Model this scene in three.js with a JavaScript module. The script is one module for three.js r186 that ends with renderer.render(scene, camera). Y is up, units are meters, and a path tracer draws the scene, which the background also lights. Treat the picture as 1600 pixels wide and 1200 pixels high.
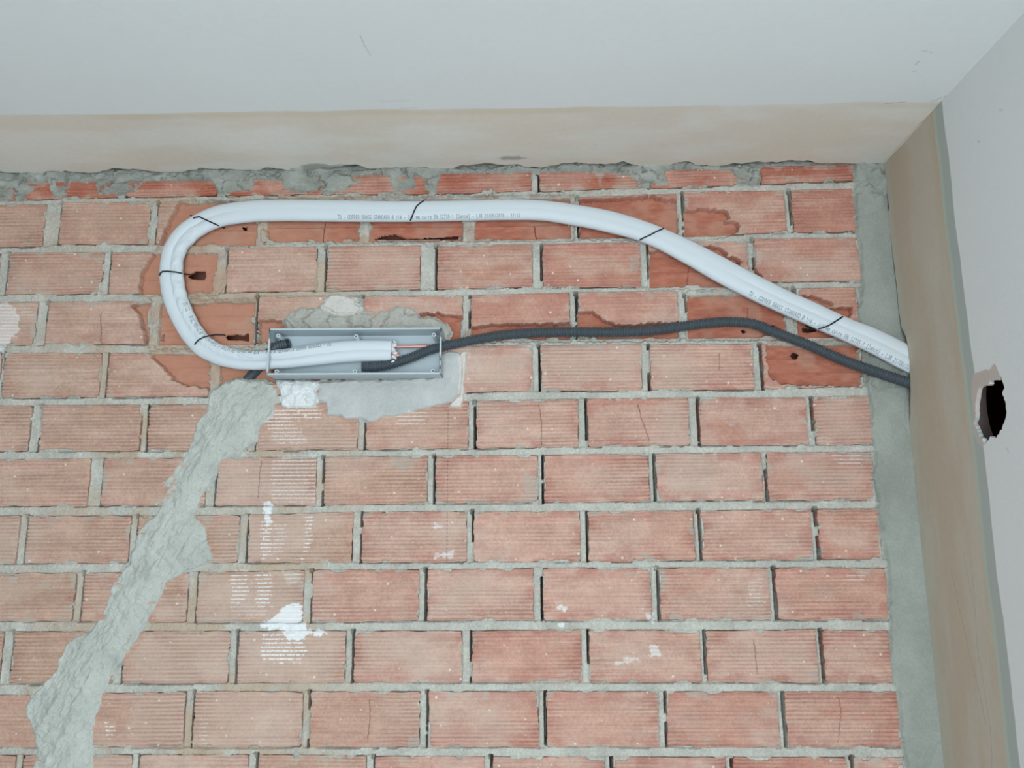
import * as THREE from 'three';
import { mergeGeometries } from 'three/addons/utils/BufferGeometryUtils.js';
import { RoundedBoxGeometry } from 'three/addons/geometries/RoundedBoxGeometry.js';
import { RectAreaLightUniformsLib } from 'three/addons/lights/RectAreaLightUniformsLib.js';

// ---------------------------------------------------------------- camera, sky, daylight, exposure
const scene = new THREE.Scene();
const EYE = 1.62, DIST = 1.760335, FPX = 1235.66, PITCH = 0.187512, YAW = 0.0306093, ROLL = -0.00659527;
const camera = new THREE.PerspectiveCamera(2 * Math.atan(600 / FPX) * 180 / Math.PI, 4 / 3, 0.02, 60);
camera.position.set(0, EYE, DIST);
camera.rotation.order = 'YXZ';
camera.rotation.set(PITCH, YAW, ROLL);
camera.updateMatrixWorld(true);
scene.background = new THREE.Color().setRGB(0.83, 0.97, 1.09);      // overcast sky
const renderer = new THREE.WebGLRenderer({ antialias: true });
renderer.toneMapping = THREE.LinearToneMapping;
renderer.toneMappingExposure = 1.1;
renderer.shadowMap.enabled = true;
RectAreaLightUniformsLib.init();
const XR = 0.822, XL = -3.6, ZB = 3.5, CEIL = EYE + 0.857;          // right wall, left wall, window wall, ceiling
const WIN = { x0: -0.75, x1: 0.7, y0: 0.3, y1: 2.15 };             // opening in the wall behind the camera
const daylight = new THREE.RectAreaLight(new THREE.Color().setRGB(0.845, 0.975, 1.08), 7.8, WIN.x1 - WIN.x0 - 0.1, WIN.y1 - WIN.y0 - 0.1);
daylight.position.set((WIN.x0 + WIN.x1) / 2, (WIN.y0 + WIN.y1) / 2, ZB - 0.01);
daylight.rotation.set(0, 0, 0);                                      // shines towards -z, into the room
scene.add(daylight);

// ---------------------------------------------------------------- helpers
let seed = 20240611;
const rnd = () => { seed = (seed * 1664525 + 1013904223) >>> 0; return seed / 4294967296; };
const rr = (a, b) => a + (b - a) * rnd();
const clamp = (x, a = 0, b = 1) => x < a ? a : x > b ? b : x;
const ss = (a, b, x) => { const t = clamp((x - a) / (b - a)); return t * t * (3 - 2 * t); };
const mix = (a, b, t) => a + (b - a) * t;
function h2(ix, iy) { let h = Math.imul(ix, 374761393) ^ Math.imul(iy, 668265263); h = Math.imul(h ^ (h >>> 13), 1274126177); return ((h ^ (h >>> 16)) >>> 0) / 4294967296; }
function vn(x, y) {
  const ix = Math.floor(x), iy = Math.floor(y), fx = x - ix, fy = y - iy, sx = fx * fx * (3 - 2 * fx), sy = fy * fy * (3 - 2 * fy);
  const a = h2(ix, iy), b = h2(ix + 1, iy), c = h2(ix, iy + 1), d = h2(ix + 1, iy + 1);
  return a + (b - a) * sx + (c - a) * sy + (a - b - c + d) * sx * sy;
}
const fbm = (x, y, o = 4) => { let s = 0, a = 0.5, n = 0; for (let i = 0; i < o; i++) { s += a * vn(x, y); n += a; x = x * 2.03 + 17.1; y = y * 2.03 - 9.7; a *= 0.5; } return s / n; };
// a pixel of the photograph to the point where its ray meets the plane z
const _q = new THREE.Quaternion().setFromEuler(camera.rotation), _v = new THREE.Vector3();
function P(px, py, z = 0) {
  _v.set((px - 800) / FPX, -(py - 600) / FPX, -1).applyQuaternion(_q);
  const t = (z - DIST) / _v.z;
  return [_v.x * t, EYE + _v.y * t, z];
}
function PX(px, py, x = XR) {                                         // ... and the plane x (the right wall): [z, y]
  _v.set((px - 800) / FPX, -(py - 600) / FPX, -1).applyQuaternion(_q);
  const t = x / _v.x;
  return [DIST + _v.z * t, EYE + _v.y * t];
}
const poly = (flat) => { const r = []; for (let i = 0; i < flat.length; i += 2) { const p = P(flat[i], flat[i + 1]); r.push([p[0], p[1]]); } r.box = boxOf(r); return r; };
function boxOf(r) { let a = 9, b = -9, c = 9, d = -9; for (const [x, y] of r) { a = Math.min(a, x); b = Math.max(b, x); c = Math.min(c, y); d = Math.max(d, y); } return [a, b, c, d]; }
function sdf(pg, x, y) {                                              // signed distance to a polygon, negative inside
  let d = 1e9, s = 1; const n = pg.length;
  for (let i = 0, j = n - 1; i < n; j = i++) {
    const ex = pg[j][0] - pg[i][0], ey = pg[j][1] - pg[i][1], wx = x - pg[i][0], wy = y - pg[i][1];
    const t = clamp((wx * ex + wy * ey) / (ex * ex + ey * ey + 1e-12)), bx = wx - ex * t, by = wy - ey * t;
    d = Math.min(d, bx * bx + by * by);
    const c1 = y >= pg[i][1], c2 = y < pg[j][1], c3 = ex * wy > ey * wx;
    if ((c1 && c2 && c3) || (!c1 && !c2 && !c3)) s = -s;
  }
  return s * Math.sqrt(d);
}
const far = (pg, x, y, m) => x < pg.box[0] - m || x > pg.box[1] + m || y < pg.box[2] - m || y > pg.box[3] + m;
const taken = {};
const numbered = (n) => { const k = taken[n] = (taken[n] ?? -1) + 1; return k ? `${n}_${String(k).padStart(3, '0')}` : n; };
function mesh(name, g, m, parent) { const o = new THREE.Mesh(g, m); o.name = name; o.castShadow = o.receiveShadow = true; parent.add(o); return o; }
function thing(name, label, category, group) {
  const o = new THREE.Group(); o.name = numbered(name); o.userData = { label, category }; if (group) o.userData.group = group; scene.add(o); return o;
}
function structure(name, label, category) { const o = new THREE.Group(); o.name = name; o.userData = { kind: 'structure', label, category }; scene.add(o); return o; }
function tex(w, h, f, srgb = true) {
  const d = new Uint8Array(w * h * 4); const c = [0, 0, 0];
  for (let j = 0; j < h; j++) for (let i = 0; i < w; i++) { f(i, j, c); const k = (j * w + i) * 4; d[k] = clamp(c[0], 0, 255); d[k + 1] = clamp(c[1], 0, 255); d[k + 2] = clamp(c[2], 0, 255); d[k + 3] = 255; }
  const t = new THREE.DataTexture(d, w, h, THREE.RGBAFormat); t.magFilter = THREE.LinearFilter; t.minFilter = THREE.LinearMipmapLinearFilter; t.generateMipmaps = true;
  if (srgb) t.colorSpace = THREE.SRGBColorSpace; t.needsUpdate = true; return t;
}
function tileNoise(n, cells, oct) {                                   // a tiling grain for bump maps
  const per = (x, y, c) => { const ix = Math.floor(x), iy = Math.floor(y), fx = x - ix, fy = y - iy, sx = fx * fx * (3 - 2 * fx), sy = fy * fy * (3 - 2 * fy), w = (a) => ((a % c) + c) % c;
    const a = h2(w(ix), w(iy) + c * 7), b = h2(w(ix + 1), w(iy) + c * 7), e = h2(w(ix), w(iy + 1) + c * 7), f = h2(w(ix + 1), w(iy + 1) + c * 7); return a + (b - a) * sx + (e - a) * sy + (a - b - e + f) * sx * sy; };
  const t = tex(n, n, (i, j, c) => { let s = 0, a = 1, k = 0, q = cells; for (let o = 0; o < oct; o++) { s += a * per(i / n * q, j / n * q, q); k += a; a *= 0.6; q *= 2; } c[0] = c[1] = c[2] = s / k * 255; }, false);
  t.wrapS = t.wrapT = THREE.RepeatWrapping; return t;
}
const grain = tileNoise(512, 32, 4);
const withRepeat = (t, x, y) => { const c = t.clone(); c.repeat.set(x, y); c.needsUpdate = true; return c; };

// ---------------------------------------------------------------- the brickwork as it was laid: rows of [top line, bottom line, bricks from-to]
const ROWS = [
  [[0, 284, 200, 283, 400, 282, 560, 272, 700, 270, 900, 267, 1100, 264, 1200, 260, 1335, 256], [0, 312, 300, 306, 500, 303, 690, 303, 831, 297, 843, 299, 994, 292, 1015, 295, 1141, 290, 1192, 287, 1335, 282],
    [35, 185, 198, 340, 355, 505, 518, 671, 681, 831, 843, 1005, 1015, 1170, 1190, 1335]],
  [[0, 319, 75, 319, 95, 316, 240, 315, 500, 310, 723, 309, 900, 308, 1060, 302, 1070, 299, 1228, 297, 1337, 294], [0, 385, 72, 385, 95, 381, 234, 381, 401, 382, 417, 376, 723, 375, 892, 370, 1060, 369, 1070, 368, 1228, 363, 1337, 362],
    [-78, 70, 94, 234, 246, 401, 416, 561, 576, 723, 741, 892, 905, 1060, 1070, 1229, 1239, 1337]],
  [[0, 395, 161, 394, 330, 393, 360, 387, 495, 385, 657, 383, 832, 381, 1001, 378, 1170, 377, 1180, 373, 1344, 371], [0, 460, 161, 459, 330, 457, 495, 454, 657, 452, 832, 449, 1001, 448, 1170, 446, 1180, 441, 1344, 439],
    [-150, -2, 13, 161, 172, 336, 355, 495, 510, 657, 683, 832, 848, 1001, 1015, 1170, 1180, 1344]],
  [[0, 471, 234, 471, 396, 469, 401, 462, 557, 462, 723, 462, 891, 457, 1061, 454, 1075, 460, 1230, 457, 1247, 450, 1342, 449], [0, 540, 217, 538, 396, 537, 557, 533, 723, 532, 891, 529, 1061, 527, 1230, 526, 1342, 526],
    [-90, 57, 73, 232, 246, 396, 402, 557, 568, 723, 735, 891, 903, 1061, 1075, 1230, 1247, 1342]],
  [[0, 551, 325, 552, 500, 546, 672, 541, 832, 539, 1003, 538, 1180, 537, 1352, 538], [0, 622, 157, 621, 325, 619, 500, 616, 672, 615, 832, 611, 1003, 610, 1180, 609, 1350, 603],
    [-160, 0, 5, 157, 168, 327, 341, 499, 511, 666, 678, 832, 845, 1003, 1016, 1178, 1193, 1350]],
  [[0, 634, 220, 632, 400, 631, 560, 629, 732, 627, 905, 623, 1079, 621, 1262, 621, 1362, 618], [0, 705, 220, 705, 400, 704, 560, 703, 732, 701, 905, 698, 1079, 696, 1262, 696, 1362, 694],
    [-105, 47, 63, 220, 231, 389, 402, 559, 572, 732, 744, 904, 918, 1078, 1094, 1262, 1273, 1362]],
  [[0, 718, 160, 716, 338, 715, 496, 714, 668, 712, 842, 711, 1015, 709, 1195, 707, 1366, 706], [0, 791, 496, 790, 668, 787, 842, 786, 1015, 783, 1366, 782],
    [-25, 139, 160, 322, 338, 494, 506, 668, 680, 841, 850, 1015, 1025, 1193, 1200, 1366]],
  [[0, 806, 207, 806, 375, 805, 552, 800, 729, 799, 907, 799, 1085, 798, 1268, 795, 1377, 795], [0, 881, 200, 880, 373, 879, 552, 879, 907, 878, 1085, 876, 1268, 875, 1380, 874],
    [-135, 28, 41, 202, 214, 373, 387, 551, 566, 729, 740, 907, 919, 1086, 1096, 1269, 1280, 1376]],
  [[0, 896, 119, 895, 300, 895, 475, 891, 654, 890, 834, 888, 1018, 887, 1385, 887], [0, 972, 112, 971, 293, 973, 475, 973, 654, 970, 834, 970, 1391, 969],
    [-55, 116, 129, 293, 308, 474, 488, 654, 667, 834, 848, 1018, 1031, 1204, 1214, 1388]],
  [[0, 987, 540, 986, 722, 986, 909, 984, 1095, 985, 1280, 984, 1391, 986], [0, 1070, 240, 1068, 540, 1067, 1391, 1067],
    [-165, 2, 18, 178, 193, 358, 371, 540, 553, 722, 737, 909, 921, 1095, 1104, 1278, 1288, 1392]],
  [[0, 1088, 150, 1084, 288, 1081, 1407, 1081], [0, 1168, 1410, 1168],
    [-66, 105, 118, 288, 302, 472, 484, 656, 669, 842, 854, 1030, 1042, 1217, 1228, 1406]],
  [[0, 1180, 400, 1179, 580, 1182, 1414, 1184], [0, 1272, 1414, 1275],
    [-150, 20, 32, 203, 215, 386, 401, 571, 585, 757, 770, 946, 958, 1137, 1148, 1326, 1338, 1414]],
];
const line = (flat) => { const r = []; for (let i = 0; i < flat.length; i += 2) { const p = P(flat[i], flat[i + 1]); r.push([p[0], p[1]]); } return r; };
const lerpLine = (l, u) => { if (u <= l[0][0]) return l[0][1]; for (let i = 1; i < l.length; i++) if (u <= l[i][0]) { const t = (u - l[i - 1][0]) / (l[i][0] - l[i - 1][0]); return mix(l[i - 1][1], l[i][1], t); } return l[l.length - 1][1]; };
const U0 = -1.68, U1 = 0.88;
const bricks = [];                                                    // { row, ul, ur, top(u), bot(u), ... } in metres on the wall
function addBrick(row, ul, ur, top, bot) {
  const b = { row, id: bricks.length, ul, ur, vtl: lerpLine(top, ul + 0.01), vtr: lerpLine(top, ur - 0.01), vbl: lerpLine(bot, ul + 0.01), vbr: lerpLine(bot, ur - 0.01) };
  b.vt = (u) => mix(b.vtl, b.vtr, (u - b.ul) / (b.ur - b.ul)); b.vb = (u) => mix(b.vbl, b.vbr, (u - b.ul) / (b.ur - b.ul));
  b.h = (b.vtl + b.vtr - b.vbl - b.vbr) / 2; b.G = Math.max(4, Math.round(b.h / 0.0081)); b.r = [rnd(), rnd(), rnd(), rnd(), rnd()];
  b.z0 = rr(-0.0012, 0.0014); b.tilt = rr(-0.006, 0.006); bricks.push(b); return b;
}
const rowOf = [];
ROWS.forEach(([t, b, xs], r) => {
  const top = line(t), bot = line(b), ym = (t[t.length >> 1 | 1] + b[b.length >> 1 | 1]) / 2, list = [];
  for (let i = 0; i < xs.length; i += 2) list.push(addBrick(r, P(xs[i], ym)[0], P(xs[i + 1], ym)[0], top, bot));
  let ul = list[0].ul - 0.013; while (ul > U0) { list.unshift(addBrick(r, ul - 0.236, ul, top, bot)); ul -= 0.249; }
  rowOf.push(list);
});
for (let k = 0; k < 2; k++) {                                         // two more courses below the frame
  const src = rowOf[10 + k], list = [], dv = -0.2495;
  for (const s of src) { const b = addBrick(12 + k, s.ul, s.ur, [[s.ul, s.vtl + dv], [s.ur, s.vtr + dv]], [[s.ul, s.vbl + dv], [s.ur, s.vbr + dv]]); list.push(b); }
  rowOf.push(list);
}
// where the outer shell of the hollow bricks has been knocked off (chases for the pipe and the conduit)
const BREAKS = [
  [279, 312, 268, 336, 258, 356, 252, 372, 242, 388, 236, 402, 228, 414, 219, 430, 216, 462, 340, 462, 352, 440, 350, 384, 405, 384, 405, 312],
  [246, 466, 236, 480, 240, 545, 396, 542, 398, 466],
  [206, 478, 214, 474, 221, 468, 236, 468, 234, 545, 228, 545, 224, 520, 219, 500, 214, 488],
  [230, 548, 240, 560, 255, 577, 270, 592, 282, 600, 318, 606, 342, 612, 346, 546],
  [410, 309, 410, 380, 898, 376, 898, 303],
  [905, 312, 960, 310, 1000, 309, 1014, 304, 1030, 308, 1040, 313, 1062, 311, 1062, 374, 905, 374],
  [1068, 328, 1095, 326, 1130, 327, 1138, 334, 1141, 340, 1134, 345, 1151, 346, 1156, 353, 1151, 362, 1140, 367, 1120, 373, 1068, 376],
  [1013, 393, 1060, 384, 1095, 388, 1110, 384, 1124, 386, 1137, 396, 1136, 401, 1150, 402, 1161, 409, 1152, 416, 1172, 426, 1172, 452, 1013, 452],
  [1176, 418, 1184, 424, 1190, 431, 1186, 436, 1176, 432],
  [730, 510, 780, 507, 830, 506, 893, 504, 893, 534, 730, 534],
  [901, 488, 924, 487, 934, 493, 942, 501, 960, 506, 1000, 507, 1064, 502, 1064, 534, 901, 534],
  [1072, 454, 1234, 450, 1234, 532, 1072, 532],
  [1243, 462, 1262, 461, 1284, 466, 1300, 473, 1306, 478, 1290, 481, 1334, 479, 1330, 492, 1318, 500, 1346, 512, 1346, 532, 1243, 532],
  [1200, 534, 1354, 534, 1354, 604, 1222, 600, 1204, 588, 1199, 560],
  [644, 492, 680, 488, 700, 492, 727, 494, 727, 538, 650, 538],
  [404, 500, 462, 500, 448, 515, 430, 530, 404, 540],
  [338, 552, 500, 545, 672, 540, 690, 536, 690, 600, 600, 600, 420, 600, 390, 618, 338, 612],
].map(poly);
const HOLES = [                                                       // open cells of the hollow bricks: dark, deep
  [293, 424, 300, 421, 316, 420, 317, 428, 314, 434, 294, 432, 288, 429], [348, 522, 360, 520, 376, 521, 380, 518, 384, 519, 384, 530, 372, 529, 350, 528],
  [1239, 553, 1242, 548, 1248, 548, 1252, 552, 1249, 559, 1243, 559], [1311, 550, 1314, 547, 1319, 549, 1319, 554, 1314, 555],
  [582, 369, 600, 364, 615, 362, 634, 369, 680, 368, 720, 365, 722, 369, 640, 373, 590, 373], [246, 521, 251, 519, 251, 530, 245, 529],
  [1258, 509, 1272, 510, 1280, 514, 1266, 517, 1259, 515], [1207, 506, 1214, 506, 1224, 512, 1214, 513], [374, 351, 382, 350, 381, 356, 375, 355],
  [1176, 420, 1184, 425, 1188, 432, 1180, 430], [1150, 407, 1159, 408, 1154, 412], [1160, 514, 1165, 511, 1170, 515, 1164, 519],
].map(poly);
function broken(u, v, wob) {                                          // 0 whole face .. 1 shell gone
  let d = 1; for (const g of BREAKS) if (!far(g, u, v, 0.012)) d = Math.min(d, sdf(g, u, v));
  return d > 0.02 ? 0 : 1 - ss(-0.0009, 0.0009, d + wob);
}
const RECESS = poly([425, 518, 684, 517, 683, 584, 422, 586]);
function holed(u, v, wob) { let d = 1; for (const g of HOLES) if (!far(g, u, v, 0.006)) d = Math.min(d, sdf(g, u, v)); return d > 0.01 ? 0 : 1 - ss(-0.0008, 0.0008, d + wob); }
const wobble = (u, v) => (fbm(u * 120, v * 120, 3) - 0.5) * 0.010;
// hairline cracks through brick faces
const CRACKS = [[842, 632, 846, 656, 846, 696], [997, 633, 1003, 655, 1015, 688], [1124, 551, 1124, 577], [408, 720, 404, 750, 403, 778], [1311, 1090, 1314, 1113, 1310, 1160], [1178, 1000, 1183, 1053],
  [577, 1092, 578, 1127, 574, 1155], [505, 340, 502, 374], [835, 348, 838, 371], [157, 490, 158, 536], [1078, 415, 1075, 444], [1171, 478, 1170, 508]].map(line);

// cement and plaster spread over the brickwork: polygon, height function, name
const SPREADS = {
  cement_fill: poly([335, 605, 325, 618, 320, 640, 306, 662, 298, 690, 284, 715, 268, 738, 246, 756, 262, 764, 252, 782, 246, 800, 224, 817, 214, 834, 207, 860, 200, 880, 188, 895, 172, 916, 165, 945, 155, 965, 142, 985, 106, 1000, 84, 1048, 42, 1094, 38, 1110, 46, 1135, 56, 1170, 50, 1200, 40, 1250, 10, 1330, 0, 1400, 120, 1400, 142, 1290, 148, 1200, 148, 1140, 160, 1090, 176, 1056, 195, 1030, 216, 1000, 232, 972, 250, 940, 262, 912, 288, 897, 320, 884, 334, 876, 328, 850, 322, 822, 304, 806, 316, 778, 336, 746, 346, 720, 378, 708, 404, 690, 408, 668, 428, 650, 436, 612, 430, 600, 412, 594, 390, 592, 370, 592, 350, 598]),
  cement_patch: poly([494, 596, 600, 592, 686, 588, 686, 552, 700, 549, 718, 549, 724, 560, 724, 590, 720, 616, 704, 632, 664, 640, 626, 651, 598, 655, 576, 662, 562, 656, 545, 656, 510, 650, 508, 632, 496, 626]),
  plaster_lump: poly([430, 594, 460, 594, 498, 596, 498, 622, 494, 638, 470, 640, 448, 639, 440, 636, 436, 616]),
  plaster_rim: poly([716, 552, 724, 546, 731, 549, 733, 560, 730, 580, 727, 600, 726, 622, 722, 638, 712, 640, 698, 638, 704, 626, 716, 618, 720, 590, 719, 566]),
  rubble_mortar: poly([437, 498, 456, 486, 470, 480, 500, 477, 504, 466, 516, 461, 540, 460, 560, 463, 568, 468, 572, 484, 600, 484, 610, 478, 640, 477, 652, 488, 656, 496, 668, 494, 680, 496, 700, 506, 706, 520, 700, 532, 690, 540, 680, 530, 560, 530, 440, 530, 446, 512]),
  plaster_chunk: poly([502, 482, 508, 468, 518, 462, 542, 461, 556, 466, 560, 476, 570, 482, 560, 492, 540, 496, 520, 492]),
  cement_edge: poly([1334, 250, 1336, 290, 1338, 366, 1345, 380, 1346, 440, 1344, 470, 1336, 486, 1350, 540, 1353, 600, 1362, 640, 1361, 690, 1368, 706, 1367, 728, 1360, 742, 1369, 772, 1372, 786, 1366, 796, 1376, 812, 1384, 870, 1388, 890, 1391, 966, 1392, 1064, 1404, 1084, 1410, 1168, 1416, 1190, 1430, 1330, 1560, 1330, 1480, 560, 1440, 250]),
  mortar_ridge: poly([-260, 255, 0, 255, 300, 255, 470, 250, 500, 246, 560, 256, 600, 258, 900, 252, 1345, 240, 1337, 257, 1200, 258, 1190, 266, 1188, 290, 1150, 289, 1140, 268, 1060, 265, 1042, 270, 1046, 292, 1018, 292, 996, 292, 985, 275, 900, 269, 800, 271, 740, 272, 690, 273, 684, 300, 660, 300, 662, 280, 650, 276, 654, 296, 610, 303, 606, 276, 570, 273, 560, 288, 545, 297, 520, 302, 500, 302, 470, 302, 432, 296, 440, 284, 400, 282, 396, 300, 340, 303, 330, 283, 226, 286, 210, 303, 152, 306, 148, 286, 112, 287, 106, 310, 82, 310, 74, 290, 50, 300, 40, 312, -40, 316, -260, 314]),
};

// ---------------------------------------------------------------- which brick is where
function brickSd(b, u, v) { return Math.max(b.ul - u, u - b.ur, b.vb(u) - v, v - b.vt(u)); }
const ROWV = rowOf.map((l) => { let a = 9, b = 0; for (const k of l) { a = Math.min(a, k.vbl, k.vbr); b = Math.max(b, k.vtl, k.vtr); } return [a, b]; });
function nearest(u, v) {                                              // nearest brick and signed distance to it
  let best = null, d = 9;
  for (let r = 0; r < rowOf.length; r++) { if (v < ROWV[r][0] - 0.02 || v > ROWV[r][1] + 0.02) continue; for (const b of rowOf[r]) { if (u < b.ul - 0.03 || u > b.ur + 0.03) continue; const s = brickSd(b, u, v); if (s < d) { d = s; best = b; } } }
  return [best, d];
}
const grooveAt = (b, u, v) => { const t = clamp((v - b.vb(u)) / (b.vt(u) - b.vb(u))), g = t * b.G, f = g - Math.floor(g); return [0.5 + 0.5 * Math.cos(f * 2 * Math.PI), t]; };   // 1 on a ridge (f=0), 0 in a groove

// ---------------------------------------------------------------- colours of the wall, computed on a metric grid
const TW = 2048, TH = 1240, V1 = CEIL + 0.03, MPP = (U1 - U0) / TW, V0 = V1 - TH * MPP;
const uvOf = (u, v) => [(u - U0) / (U1 - U0), (v - V0) / (V1 - V0)];
// white paint and plaster splashes: polygon in photo pixels, only on ridges?, strength
const PAINT = [
  [[424, 966, 440, 955, 447, 945, 466, 944, 473, 950, 472, 968, 480, 982, 494, 986, 511, 985, 511, 992, 476, 993, 474, 1000, 452, 998, 440, 984, 410, 980, 406, 974], 0.15, 1],
  [[409, 990, 450, 986, 476, 998, 478, 1020, 468, 1034, 430, 1036, 406, 1026], 1, 1],
  [[411, 784, 423, 784, 424, 814, 418, 822, 411, 812], 0.3, 1], [[408, 812, 426, 812, 424, 872, 408, 872], 1, 0.8], [[428, 820, 448, 818, 442, 862, 428, 864], 1, 0.5], [[478, 806, 490, 802, 486, 850, 474, 880, 470, 876, 476, 840], 1, 0.8],
  [[424, 712, 494, 712, 494, 784, 424, 784], 1, 0.55], [[412, 660, 432, 640, 470, 670, 478, 692, 430, 694], 1, 0.7], [[400, 892, 424, 892, 424, 948, 400, 948], 1, 0.8], [[360, 892, 386, 892, 388, 932, 362, 948], 1, 0.75], [[440, 892, 468, 892, 470, 910, 450, 914], 0.6, 0.5],
  [[-60, 472, 8, 472, 22, 480, 30, 500, 28, 518, 16, 534, 4, 548, -60, 548], 0.3, 0.72], [[30, 478, 50, 482, 52, 494, 34, 492], 1, 0.5],
  [[165, 1130, 180, 1130, 180, 1156, 165, 1156], 1, 0.8], [[312, 1124, 326, 1126, 322, 1164, 312, 1164], 1, 0.35], [[430, 640, 500, 636, 502, 655, 432, 658], 1, 0.7], [[618, 646, 668, 640, 664, 662, 620, 664], 1, 0.55],
  [[358, 942, 420, 950, 416, 962, 360, 960], 1, 0.45], [[1168, 905, 1192, 905, 1192, 945, 1168, 945], 1, 0.45], [[1300, 712, 1345, 708, 1345, 726, 1310, 728], 1, 0.5], [[1322, 896, 1352, 896, 1350, 910, 1324, 910], 1, 0.45],
  [[868, 944, 884, 948, 882, 956, 872, 955], 0.1, 0.8], [[1010, 960, 1022, 960, 1024, 972, 1008, 970], 0.2, 0.7], [[1015, 1008, 1030, 1008, 1030, 1022, 1018, 1026], 0.3, 0.75], [[960, 1034, 1000, 1024, 1000, 1032, 962, 1040], 0.4, 0.6],
  [[676, 866, 708, 862, 706, 870, 678, 873], 0.3, 0.8], [[872, 975, 884, 974, 882, 980, 870, 980], 0.2, 0.8], [[680, 818, 690, 822, 688, 828, 674, 826], 0.3, 0.7],
].map(([p, ridge, s]) => { const g = poly(p); g.ridge = ridge; g.s = s; return g; });
const MORTARDABS = [[975, 896, 990, 892, 996, 898, 984, 903], [58, 912, 78, 912, 80, 922, 60, 922], [608, 712, 640, 712, 648, 730, 626, 736, 612, 724], [1136, 660, 1148, 658, 1150, 668, 1138, 670], [1174, 392, 1186, 390, 1192, 400, 1186, 416, 1174, 420], [982, 402, 1000, 398, 1000, 422, 984, 424],
  [1330, 372, 1346, 356, 1338, 366, 1310, 372], [1262, 1044, 1278, 1046, 1276, 1064, 1264, 1062], [640, 1152, 658, 1140, 660, 1170, 634, 1168], [1326, 708, 1366, 706, 1366, 722, 1330, 716], [1330, 888, 1362, 886, 1358, 898, 1336, 896], [818, 738, 842, 746, 838, 786, 820, 784], [1332, 958, 1346, 954, 1350, 968, 1330, 968]].map(poly);
function paintAt(u, v, ridge, onMortar) {
  let m = 0;
  for (const g of PAINT) { if (far(g, u, v, 0.008)) continue; const d = sdf(g, u, v) + (fbm(u * 160, v * 160, 3) - 0.5) * 0.016; if (d > 0.002) continue;
    const need = g.ridge * (onMortar ? 0.35 : 1), k = ss(0.002, -0.002, d) * g.s * mix(1, ss(0.62, 0.9, ridge + (vn(u * 500, v * 500) - 0.5) * 0.55 - (onMortar ? 0 : 0.05)), need); m = Math.max(m, k); }
  return m;
}
const dropGrid = (u, v) => {                                          // scattered paint drops
  const s = 0.045, iu = Math.floor(u / s), iv = Math.floor(v / s); let m = 0;
  for (let a = -1; a <= 1; a++) for (let b = -1; b <= 1; b++) { const i = iu + a, j = iv + b; if (h2(i + 91, j - 37) > 0.62) continue; const r = 0.0008 + 0.0019 * h2(i * 3 + 5, j * 7) ** 2.6, x = (i + h2(i, j)) * s, y = (j + h2(j + 9, i - 4)) * s; const d = Math.hypot(u - x, (v - y)) - r; m = Math.max(m, ss(0.0009, -0.0006, d)); }
  return m;
};
const DUSTY = poly([240, 690, 480, 700, 520, 790, 500, 900, 540, 1060, 420, 1190, 160, 1190, 200, 1050, 250, 960, 350, 840]);   // plaster dust under the box
const plumb = line([700, 640, 700, 880]);
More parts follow.
